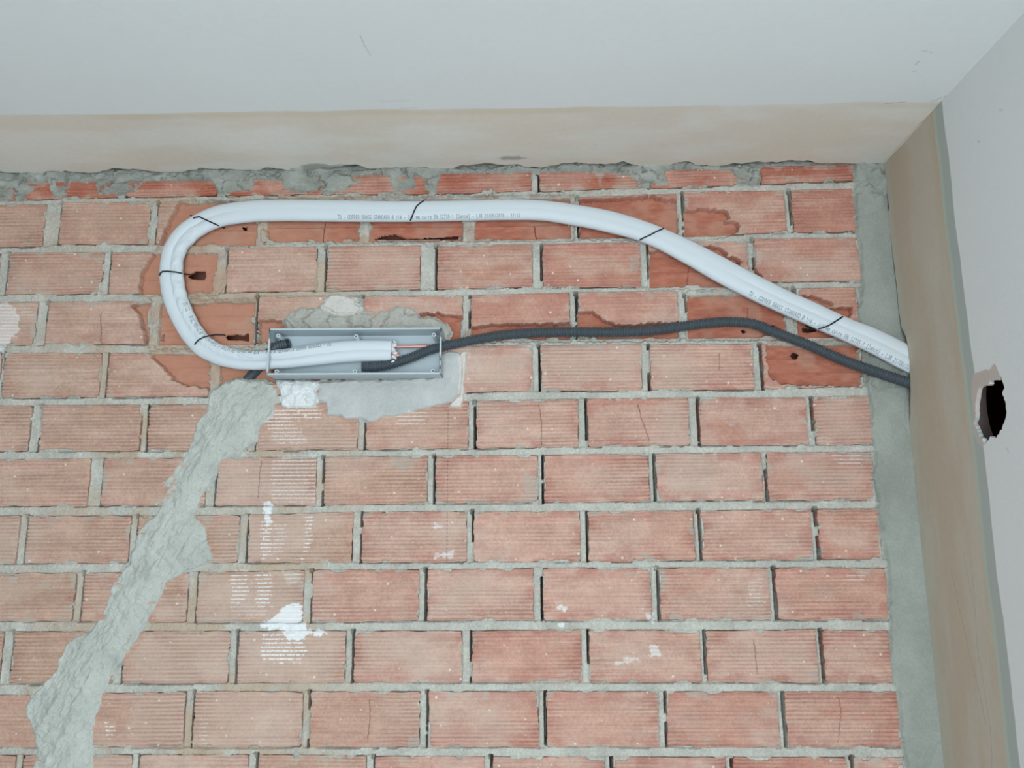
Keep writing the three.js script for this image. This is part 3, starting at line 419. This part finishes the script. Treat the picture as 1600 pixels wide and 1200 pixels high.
const wr = structure('wall_right', 'pale plastered side wall with an unpainted beige strip and a knocked hole', 'wall');
{
  // ragged edge of the plaster against the cement, as distances z at heights
  const rag = [[EYE - 1.62, 0], [EYE - 0.36, 0.0], [EYE - 0.31, 0.004], [EYE - 0.24, -0.002], [EYE + 0.03, 0.0], [EYE + 0.12, 0.001], [EYE + 0.235, 0.003], [EYE + 0.26, 0.014], [EYE + 0.30, 0.024], [EYE + 0.34, 0.03], [EYE + 0.40, 0.036], [EYE + 0.425, 0.028], [EYE + 0.45, 0.012], [EYE + 0.50, 0.009], [EYE + 0.58, 0.010], [EYE + 0.66, 0.004], [EYE + 0.72, -0.001], [EYE + 0.735, 0.012], [EYE + 0.80, 0.009], [CEIL + 0.02, 0.004]];
  const s = new THREE.Shape(); s.moveTo(-ZB - 0.2, 0); s.lineTo(-(rag[0][1] - 0.02), 0);
  for (let y = EYE - 0.7; y < CEIL + 0.02; y += 0.006) s.lineTo(-(lerpLine(rag.map(([a, b]) => [a, b]), y) + (fbm(y * 90, 5.5, 3) - 0.5) * 0.006), y);
  s.lineTo(-0.004, CEIL + 0.03); s.lineTo(-ZB - 0.2, CEIL + 0.03); s.closePath();
  const hp = new THREE.Path(); holePts.forEach(([z, y], i) => { const n = holePts.length, [z2, y2] = holePts[(i + 1) % n]; for (let k = 0; k < 4; k++) { const zz = mix(z, z2, k / 4) + (vn(i * 4 + k, 7) - 0.5) * 0.003, yy = mix(y, y2, k / 4) + (vn(i * 4 + k, 17) - 0.5) * 0.003; if (i + k === 0) hp.moveTo(-zz, yy); else hp.lineTo(-zz, yy); } }); s.holes.push(hp);
  const g = new THREE.ExtrudeGeometry(s, { depth: 0.008, bevelEnabled: false }); g.rotateY(Math.PI / 2); g.translate(XR, 0, 0);
  const p = g.attributes.position, uv = g.attributes.uv; for (let i = 0; i < p.count; i++) uv.setXY(i, (p.getY(i) - (EYE - 0.75)) / (CEIL - EYE + 0.75), p.getZ(i) / 0.72);
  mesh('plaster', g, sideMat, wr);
  // masonry behind the plaster, open at the hole and at the notch
  const c = new THREE.Shape(); c.moveTo(-ZB - 0.2, 0); c.lineTo(-0.005, 0); c.lineTo(-0.005, EYE + 0.235); c.lineTo(-0.06, EYE + 0.25); c.lineTo(-0.06, EYE + 0.45); c.lineTo(-0.005, EYE + 0.47); c.lineTo(-0.005, CEIL + 0.2); c.lineTo(-ZB - 0.2, CEIL + 0.2); c.closePath();
  const cz = 0.285, cy = EYE + 0.232, cp = new THREE.Path(); cp.absellipse(-cz, cy, 0.08, 0.105, 0, Math.PI * 2); c.holes.push(cp);
  const g2 = new THREE.ExtrudeGeometry(c, { depth: 0.05, bevelEnabled: false, curveSegments: 24 }); g2.rotateY(Math.PI / 2); g2.translate(XR + 0.008, 0, 0);
  mesh('wall_core', g2, new THREE.MeshStandardMaterial({ color: 0x93807a, roughness: 0.95 }), wr);
  mesh('outer_leaf', box(XR + 0.42, XR + 0.5, 0, CEIL + 0.25, -0.22, ZB + 0.2), M.clay, wr);
  mesh('cavity_end', mergeGeometries([box(XR + 0.1, XR + 0.44, 0, CEIL + 0.25, -0.2, -0.1), box(XR + 0.1, XR + 0.44, CEIL + 0.18, CEIL + 0.25, -0.2, ZB + 0.2), box(XR + 0.1, XR + 0.44, 0, CEIL + 0.25, ZB + 0.1, ZB + 0.2)]), M.clay, wr);
}
const ce = structure('ceiling', 'white painted ceiling with a bare beige strip beside the brick wall', 'ceiling');
{
  const s = new THREE.Shape(); s.moveTo(XL, -ZB - 0.1); s.lineTo(XR + 0.01, -ZB - 0.1); s.lineTo(XR + 0.01, 0.004);
  for (let x = XR; x > U0; x -= 0.006) s.lineTo(x, -Math.max(0.0, 0.006 + (fbm(x * 14, 8.8, 4) - 0.42) * 0.07 * ss(XR - 0.03, XR - 0.2, x)));
  s.lineTo(XL, 0); s.closePath();
  const g = new THREE.ExtrudeGeometry(s, { depth: 0.012, bevelEnabled: false }); g.rotateX(-Math.PI / 2);                 // shape y -> -z
  const p = g.attributes.position, uv = g.attributes.uv; for (let i = 0; i < p.count; i++) { uv.setXY(i, (p.getX(i) + 1.7) / (XR + 1.7), p.getZ(i) / 0.95); p.setY(i, p.getY(i) + CEIL - p.getX(i) * 0.009); }
  g.computeVertexNormals(); mesh('plaster', g, ceilMat, ce);
  const bead = new THREE.CatmullRomCurve3([0.012, 0.06, 0.11, 0.16, 0.2].map((z, i) => new THREE.Vector3(XR - 0.0005 * (i % 2), CEIL - XR * 0.009 - 0.0006 * (i % 3), z)));
  mesh('filler_bead', new THREE.TubeGeometry(bead, 30, 0.0028, 8), new THREE.MeshStandardMaterial({ color: 0xd8cfc2, roughness: 0.9 }), ce);
  mesh('slab', box(XL - 0.2, XR + 0.5, CEIL + 0.035, CEIL + 0.22, -0.2, ZB + 0.2), M.core, ce);
  mesh('mortar_bed', box(XL, XR, CEIL + 0.024, CEIL + 0.036, -0.05, 0.3), M.core, ce);
}
const fl = structure('floor', 'plain light grey floor of the room', 'floor'); mesh('slab', box(XL - 0.2, XR + 0.5, -0.12, 0, -0.2, ZB + 0.2), M.floor, fl);
const wl = structure('wall_left', 'bare grey rendered side wall', 'wall'); mesh('panel', box(XL - 0.15, XL, 0, CEIL + 0.1, -0.2, ZB + 0.2), M.core, wl);
const wf = structure('wall_front', 'plain white painted wall with a wide window opening', 'wall');
mesh('panel', mergeGeometries([box(XL - 0.1, WIN.x0, 0, CEIL + 0.1, ZB, ZB + 0.18), box(WIN.x1, XR + 0.1, 0, CEIL + 0.1, ZB, ZB + 0.18), box(WIN.x0, WIN.x1, 0, WIN.y0, ZB, ZB + 0.18), box(WIN.x0, WIN.x1, WIN.y1, CEIL + 0.1, ZB, ZB + 0.18)]), M.paint, wf);
const wi = structure('window_1', 'wide white framed window behind the viewer', 'window');
mesh('window_frame', mergeGeometries([box(WIN.x0, WIN.x0 + 0.05, WIN.y0, WIN.y1, ZB + 0.05, ZB + 0.11), box(WIN.x1 - 0.05, WIN.x1, WIN.y0, WIN.y1, ZB + 0.05, ZB + 0.11), box(WIN.x0, WIN.x1, WIN.y0, WIN.y0 + 0.05, ZB + 0.05, ZB + 0.11), box(WIN.x0, WIN.x1, WIN.y1 - 0.05, WIN.y1, ZB + 0.05, ZB + 0.11)]), M.frame, wi);

// ---------------------------------------------------------------- twin insulated pipe
// [px, py, z, width px, groove depth 0..1]
const PIPE = [[613, 548, 0.020, 33, 0.25], [580, 548, 0.020, 34, 0.3], [545, 549, 0.020, 34.5, 0.35], [500, 553.5, 0.021, 34, 0.5], [460, 559, 0.022, 31, 0.7], [425, 562, 0.022, 29, 0.85], [395, 563, 0.020, 29, 0.8], [365, 560.5, 0.016, 29.5, 0.55], [338, 552, 0.012, 31, 0.45], [316, 539, 0.009, 32, 0.4], [298, 517, 0.007, 33, 0.45], [283, 489, 0.006, 34, 0.5], [273, 462, 0.006, 34.5, 0.5], [268.5, 437, 0.006, 34.5, 0.5], [268, 415, 0.006, 33, 0.5], [271, 397, 0.006, 33, 0.5], [278, 382, 0.006, 33.5, 0.5], [290, 367, 0.006, 34, 0.45], [311, 351.5, 0.006, 33, 0.35], [342, 338, 0.007, 33, 0.2], [392, 330.5, 0.008, 33, 0.05], [430, 329, 0.009, 33.5, 0.05], [520, 329.5, 0.01, 34, 0.05], [620, 330.5, 0.01, 33.5, 0.05], [700, 329.7, 0.01, 33, 0.05], [800, 327.7, 0.01, 33.5, 0.05], [850, 329.2, 0.010, 32.5, 0.05], [900, 336.5, 0.011, 33.5, 0.05], [950, 346, 0.012, 34.5, 0.05], [1000, 360, 0.014, 33, 0.05], [1030, 372, 0.015, 33.5, 0.05], [1080, 396.5, 0.016, 37, 0.05], [1130, 424, 0.017, 39.5, 0.05], [1180, 450, 0.018, 38.5, 0.2], [1230, 474, 0.018, 36.5, 0.25], [1260, 487, 0.018, 36.5, 0.25], [1320, 514, 0.019, 34.5, 0.22], [1365, 533, 0.020, 37, 0.25], [1410, 556, 0.020, 38, 0.25], [1445, 573, 0.020, 38, 0.25], [1480, 590, 0.018, 38, 0.25]];
const curveOf = (list) => new THREE.CatmullRomCurve3(list.map(([x, y, z]) => new THREE.Vector3(...P(x, y, z))), false, 'centripetal');
const pipeCurve = curveOf(PIPE), PL = pipeCurve.getLength();
const NS = 900, pipePts = pipeCurve.getSpacedPoints(NS);
// the widths and grooves resampled by arc length
const pipeKeys = (() => { const L = pipeCurve.getLengths(2000), n = PIPE.length - 1; return PIPE.map(([x, y, z, w, gr], i) => { const p = P(x, y, z), depth = new THREE.Vector3(...p).sub(camera.position).length() * 1.0; return [L[Math.round(i / n * 2000)], w / FPX * depth * 0.99, gr]; }); })();
const keyAt = (s, c) => { const k = pipeKeys; if (s <= k[0][0]) return k[0][c]; for (let i = 1; i < k.length; i++) if (s <= k[i][0]) return mix(k[i - 1][c], k[i][c], ss(0, 1, (s - k[i - 1][0]) / (k[i][0] - k[i - 1][0]))); return k[k.length - 1][c]; };
const pipeS = (px, py) => { let best = 0, bd = 9; const q = P(px, py, 0.012); for (let i = 0; i <= NS; i++) { const d = Math.hypot(pipePts[i].x - q[0], pipePts[i].y - q[1]); if (d < bd) { bd = d; best = i / NS * PL; } } return best; };
const frameAt = (i) => { const a = pipePts[Math.max(0, i - 1)], b = pipePts[Math.min(NS, i + 1)], t = b.clone().sub(a).normalize(); const n = new THREE.Vector3(-t.y, t.x, 0).normalize(); return [t, n, new THREE.Vector3().crossVectors(t, n)]; };
const TEXT_FROM = pipeS(527, 338);
const HALF_T = 0.0128;
function sectionFront(a, W, gr) {                                      // half thickness of the twin section at a in [-W/2, W/2]
  const x = Math.abs(2 * a / W), st = Math.pow(Math.max(0, 1 - Math.pow(x, 2.6)), 1 / 2.2), ci = Math.sqrt(Math.max(0, 1 - ((x - 0.5) / 0.5) ** 2));
  return HALF_T * mix(st, Math.max(ci, 0.35), gr * (x < 0.5 ? 1 : 0.55));
}
const inLoop = (s) => ss(0.26, 0.36, s) * ss(0.86, 0.74, s);
function sleeve(side) {                                                // side +1 outer tube, -1 inner tube
  const NR = 22, pos = [], uv = [], idx = [];
  for (let i = 0; i <= NS; i++) {
    const s = i / NS * PL, [t, n, f] = frameAt(i), W = keyAt(s, 1), gr = keyAt(s, 2), wr_ = inLoop(s) * (side < 0 ? 1 : 0.25);
    for (let k = 0; k <= NR; k++) {                                    // from the groove in front, round the outside, to the groove behind
      const th = k / NR * Math.PI, x = (1 - Math.cos(th * 2)) / 2, front = k <= NR / 2; let a = side * W / 2 * Math.pow(x, 0.8), b = sectionFront(a, W, gr) * (front ? 1 : -1);
      if (k === NR / 2) b = 0;
      const wk = wr_ * ((fbm(s * 70, a * 110 + side, 3) - 0.5) * 0.006 + Math.max(0, fbm(s * 120 + a * 300, a * 60, 2) - 0.6) * 0.010); if (front && k > 0) { b += wk; }
      a += side * wr_ * (vn(s * 110, 3 + side) - 0.5) * 0.0022 * ss(0.3, 1, x);
      b += (vn(s * 30, a * 60) - 0.5) * 0.0005;
      const p = pipePts[i].clone().addScaledVector(n, a).addScaledVector(f, b);
      pos.push(p.x, p.y, p.z); uv.push(s - TEXT_FROM, 1 - k / NR);
    }
  }
  const R1 = NR + 1; for (let i = 0; i < NS; i++) for (let k = 0; k < NR; k++) { const a = i * R1 + k, b = a + 1, c = a + R1, d = c + 1; if (side > 0) idx.push(a, b, d, a, d, c); else idx.push(a, d, b, a, c, d); }
  for (const i of [0, NS]) { const c = pos.length / 3, q = [0, 0, 0]; for (let k = 0; k <= NR; k++) for (let e = 0; e < 3; e++) q[e] += pos[(i * R1 + k) * 3 + e] / R1; pos.push(...q); uv.push(0.9, 0.02); for (let k = 0; k < NR; k++) idx.push(c, i * R1 + k, i * R1 + k + 1); }
  const g = new THREE.BufferGeometry(); g.setAttribute('position', new THREE.Float32BufferAttribute(pos, 3)); g.setAttribute('uv', new THREE.Float32BufferAttribute(uv, 2)); g.setIndex(idx); g.computeVertexNormals(); return g;
}
const printTex = (() => {
  const c = document.createElement('canvas'); c.width = 2048; c.height = 128; const x = c.getContext('2d'); x.fillStyle = '#d6dbdd'; x.fillRect(0, 0, 2048, 128);
  x.fillStyle = '#868e92'; x.font = 'bold 22px monospace'; x.textBaseline = 'middle';
  const words = 'TU - COPPER BRASS STANDARD Ø 1/4 - 3/8 mm cu-re EN 12735-1 [lance] - LJB 21/06/2018 - 22:12'; const w = x.measureText(words).width; x.save(); x.translate(4, 40); x.scale(880 / w, 1); x.fillText(words, 0, 0); x.restore();
  const t = new THREE.CanvasTexture(c); t.colorSpace = THREE.SRGBColorSpace; t.wrapS = THREE.RepeatWrapping; t.anisotropy = 4; return t;
})();
M.sleevePrint = new THREE.MeshStandardMaterial({ map: printTex, roughness: 0.55 });
M.sleeve = new THREE.MeshStandardMaterial({ color: 0xd6dbdd, roughness: 0.55 });
M.foam = new THREE.MeshStandardMaterial({ color: 0xe6e2e4, roughness: 0.95 });
const pipe = thing('insulated_pipe', 'white foam insulated twin copper pipe looping from grey box to right wall', 'pipe');
mesh('insulation_sleeve', sleeve(1), M.sleeve, pipe); mesh('insulation_sleeve', sleeve(-1), M.sleevePrint, pipe);
function tube(list, r, m, name, parent, seg = 40, rad = 10) { const c = new THREE.CatmullRomCurve3(list.map((p) => new THREE.Vector3(...p)), false, 'centripetal'); return mesh(name, new THREE.TubeGeometry(c, seg, r, rad, false), m, parent); }
{ // torn foam at the cut end and the two copper pipes
  const gs = []; for (let k = 0; k < 26; k++) { const p = P(613 + rr(-1, 5), rr(533, 565), 0.02 + rr(-0.009, 0.011)), b = new THREE.IcosahedronGeometry(rr(0.0022, 0.0046), 0); b.scale(1.4, 0.8, 0.8); b.rotateZ(rr(-1, 1)); b.translate(...p); gs.push(b.toNonIndexed ? b : b); }
  mesh('torn_foam', mergeGeometries(gs), M.foam, pipe);
  const e = P(675, 541, 0.012); tube([P(606, 541.5, 0.021), P(640, 541.5, 0.02), P(660, 541, 0.017), e], 0.0040, M.copper, 'copper_pipe', pipe, 24, 14);
  tube([P(606, 555.5, 0.021), P(614, 555.5, 0.021), P(624, 555, 0.02)], 0.0048, M.copper, 'copper_pipe', pipe, 12, 14);
}

// ---------------------------------------------------------------- black wire ties round the pipe
function tie(label, pts, tail) {                                       // pts: photo pixels across the pipe, with the height over the pipe axis 0..1
  const o = thing('wire_tie', label, 'wire tie', 'black ties holding the white pipe');
  const list = [];
  for (let i = 0; i < pts.length - 1; i++) for (let e = 0; e < (i === pts.length - 2 ? 7 : 6); e++) {        // lies on the sleeve, dips to the wall beyond its edges
    const f = e / 6, x = mix(pts[i][0], pts[i + 1][0], f), y = mix(pts[i][1], pts[i + 1][1], f), k = Math.round(pipeS(x, y) / PL * NS), c = pipePts[k], n = frameAt(k)[1], W = keyAt(k / NS * PL, 1);
    let p = P(x, y, c.z + HALF_T); const a = (p[0] - c.x) * n.x + (p[1] - c.y) * n.y; const out = Math.abs(a) > W / 2 + 0.0022;
    p = P(x, y, out ? mix(c.z, Math.min(c.z, -0.012), clamp((Math.abs(a) - W / 2) / 0.012)) : c.z + sectionFront(a * W / (W + 0.0048), W, 0.05) + 0.0019); list.push(p);
  }
  tube(list, 0.0017, M.tie, 'wire', o, 90, 8);
  if (tail) { const l2 = tail.map(([x, y, z]) => P(x, y, z)); tube(l2, 0.0021, M.tie, 'twisted_end', o, 24, 8); }
  return o;
}
tie('black wire tie at the upper bend of the pipe loop', [[302, 341, -0.6], [304, 340, 0.2], [311, 338.5, 0.8], [325, 345, 1.03], [338, 351, 1], [347, 355, 0.6], [351, 356.5, 0]], [[298, 336.5, -0.006], [301, 339, -0.004], [304, 340.5, 0.002]]);
tie('black wire tie on the leftmost upright stretch of the pipe loop', [[249, 431, -0.3], [250, 427, 0.1], [254, 424, 0.72], [262, 423.8, 1.02], [274, 425, 1.02], [284, 427, 0.6], [288, 428, 0.1], [297, 429, -0.6]], [[249.5, 431.5, -0.004], [250.5, 427, 0.004]]);
tie('black wire tie at the lower left bend of the pipe loop', [[304, 538.5, -0.2], [306, 535.5, 0.5], [310, 531, 0.9], [320, 526, 1.05], [330, 524, 0.9], [336, 523, 0.3], [347, 523, -0.4], [352, 524, -0.7]]);
tie('black wire tie on the straight top run of the pipe', [[662, 313.5, 0], [657, 316.5, 0.6], [651, 322, 0.97], [647, 330, 1.05], [643.5, 339, 0.95], [641, 345, 0.5], [640.5, 347, 0]]);
tie('black wire tie where the pipe starts to slope down', [[1037, 356.5, -0.3], [1032, 359, 0.3], [1024, 362.5, 0.85], [1016, 367, 1.05], [1007, 371, 0.9], [1001, 374, 0.4], [999, 375.5, -0.2]]);
tie('black wire tie near the right end of the pipe', [[1317, 494.5, -0.3], [1312, 498, 0.5], [1305, 502.5, 0.95], [1297, 507.5, 1.05], [1288, 511.5, 0.9], [1280, 513.5, 0.4], [1274, 514.5, -0.1]], [[1275, 514.6, 0.008], [1268, 513.5, 0.002], [1259, 508.5, -0.004]]);

// ---------------------------------------------------------------- corrugated conduits
function conduit(list, r, name, label) {
  const o = thing(name, label, 'conduit'), c = curveOf(list), L = c.getLength(), pitch = 0.0060, n = Math.round(L / pitch) * 6, pts = c.getSpacedPoints(n), NR = 18, pos = [], idx = [];
  let up = new THREE.Vector3(0, 0, 1);
  for (let i = 0; i <= n; i++) {
    const t = pts[Math.min(n, i + 1)].clone().sub(pts[Math.max(0, i - 1)]).normalize(), b = up.clone().addScaledVector(t, -up.dot(t)).normalize(), a = new THREE.Vector3().crossVectors(b, t);
    const q = [1, 1, 0.9, 0.79, 0.79, 0.9][i % 6] * r;
    for (let k = 0; k < NR; k++) { const th = k / NR * Math.PI * 2, p = pts[i].clone().addScaledVector(a, Math.cos(th) * q).addScaledVector(b, Math.sin(th) * q); pos.push(p.x, p.y, p.z); }
  }
  for (let i = 0; i < n; i++) for (let k = 0; k < NR; k++) { const a = i * NR + k, b = i * NR + (k + 1) % NR, cc = a + NR, d = b + NR; idx.push(a, b, d, a, d, cc); }
  const g = new THREE.BufferGeometry(); g.setAttribute('position', new THREE.Float32BufferAttribute(pos, 3)); g.setIndex(idx); g.computeVertexNormals(); mesh('corrugated_tube', g, M.black, o); return o;
}
conduit([[566, 573, 0.018], [585, 572.8, 0.018], [603, 570.5, 0.018], [622, 565.5, 0.018], [642, 559, 0.018], [660, 551.5, 0.017], [676, 545.5, 0.016], [692, 541.5, 0.014], [715, 536.5, 0.012], [740, 531.5, 0.01], [775, 525, 0.007], [815, 521, 0.005], [860, 519, 0.004], [905, 518.8, 0.003], [984, 518.5, 0.003], [1036, 514.5, 0.004], [1089, 507, 0.006], [1141, 503, 0.008], [1180, 507, 0.010], [1205, 517, 0.011], [1260, 538, 0.012], [1320, 564, 0.013], [1365, 580, 0.014], [1410, 595, 0.015], [1440, 604, 0.014], [1475, 612, 0.012]], 0.0122, 'corrugated_conduit', 'black corrugated conduit running from grey box to right wall');
conduit([[376, 606, -0.030], [390, 590, -0.013], [402, 577, -0.008], [414, 562, -0.007], [425, 547, 0.000], [437, 540, 0.010], [451, 536.5, 0.014]], 0.0118, 'corrugated_conduit', 'short black corrugated conduit stub entering grey box from the left');

// ---------------------------------------------------------------- grey wall box
{
  const o = thing('installation_box', 'open grey plastic wall box set in cement under the pipe loop', 'box');
  const zf = 0.05, zb = -0.012, th = 0.0042;
  const q = [P(420, 513, zf), P(691, 512.5, zf), P(689, 584.5, zf), P(416.5, 587, zf)];                     // outer corners of the rim: TL TR BR BL
  const cx = (q[0][0] + q[2][0]) / 2, cy = (q[0][1] + q[2][1]) / 2, w = ((q[1][0] - q[0][0]) + (q[2][0] - q[3][0])) / 2, h = ((q[0][1] - q[3][1]) + (q[1][1] - q[2][1])) / 2, d = zf - zb;
  const rot = Math.atan2(q[1][1] - q[0][1] + q[2][1] - q[3][1], (q[1][0] - q[0][0]) + (q[2][0] - q[3][0]));
  o.position.set(cx, cy, zb); o.rotation.z = rot;
  const B = (x0, x1, y0, y1, z0, z1) => { const g = new RoundedBoxGeometry(x1 - x0, y1 - y0, z1 - z0, 2, 0.0012); g.translate((x0 + x1) / 2, (y0 + y1) / 2, (z0 + z1) / 2); return g; };
  mesh('back_panel', B(-w / 2, w / 2, -h / 2, h / 2, 0, 0.003), M.pvc, o);
  mesh('top_wall', B(-w / 2, w / 2, h / 2 - th, h / 2, 0, d), M.pvc, o);
  mesh('bottom_wall', B(-w / 2, w / 2, -h / 2, -h / 2 + th, 0, d), M.pvc, o);
  // the side walls have an opening for the pipe and the conduit, closed in front by the rim
  const side = (x0, x1, ya, yb, zr) => mergeGeometries([B(x0, x1, -h / 2, ya, 0, d), B(x0, x1, yb, h / 2, 0, d), B(x0, x1, -h / 2, h / 2, zr, d)]);
  mesh('side_wall', side(-w / 2, -w / 2 + th, -0.046, 0.028, d - 0.0065), M.pvc, o);
  mesh('side_wall', side(w / 2 - th, w / 2, -0.01, 0.03, d - 0.010), M.pvc, o);
  const local = (px, py) => { const p = P(px, py, zf - 0.002); const c = Math.cos(-rot), s = Math.sin(-rot), x = p[0] - cx, y = p[1] - cy; return [x * c - y * s, x * s + y * c]; };
  for (const [px, py] of [[434, 524], [556, 525], [677.5, 522.5], [431.5, 580], [554, 580], [676, 579]]) {
    const [x, y] = local(px, py), l = new THREE.LatheGeometry([[0, d - 0.034], [0.0018, d - 0.034], [0.0018, d - 0.004], [0.0042, d - 0.004], [0.0046, d - 0.005], [0.0048, 0.002]].map(([a, b]) => new THREE.Vector2(a, b)), 20); l.rotateX(Math.PI / 2); l.translate(x, y, 0);
    mesh('screw_post', l, M.pvcPost, o);
  }
}
scene.traverse((o) => { if (o.isMesh) o.castShadow = o.receiveShadow = true; });
renderer.render(scene, camera);
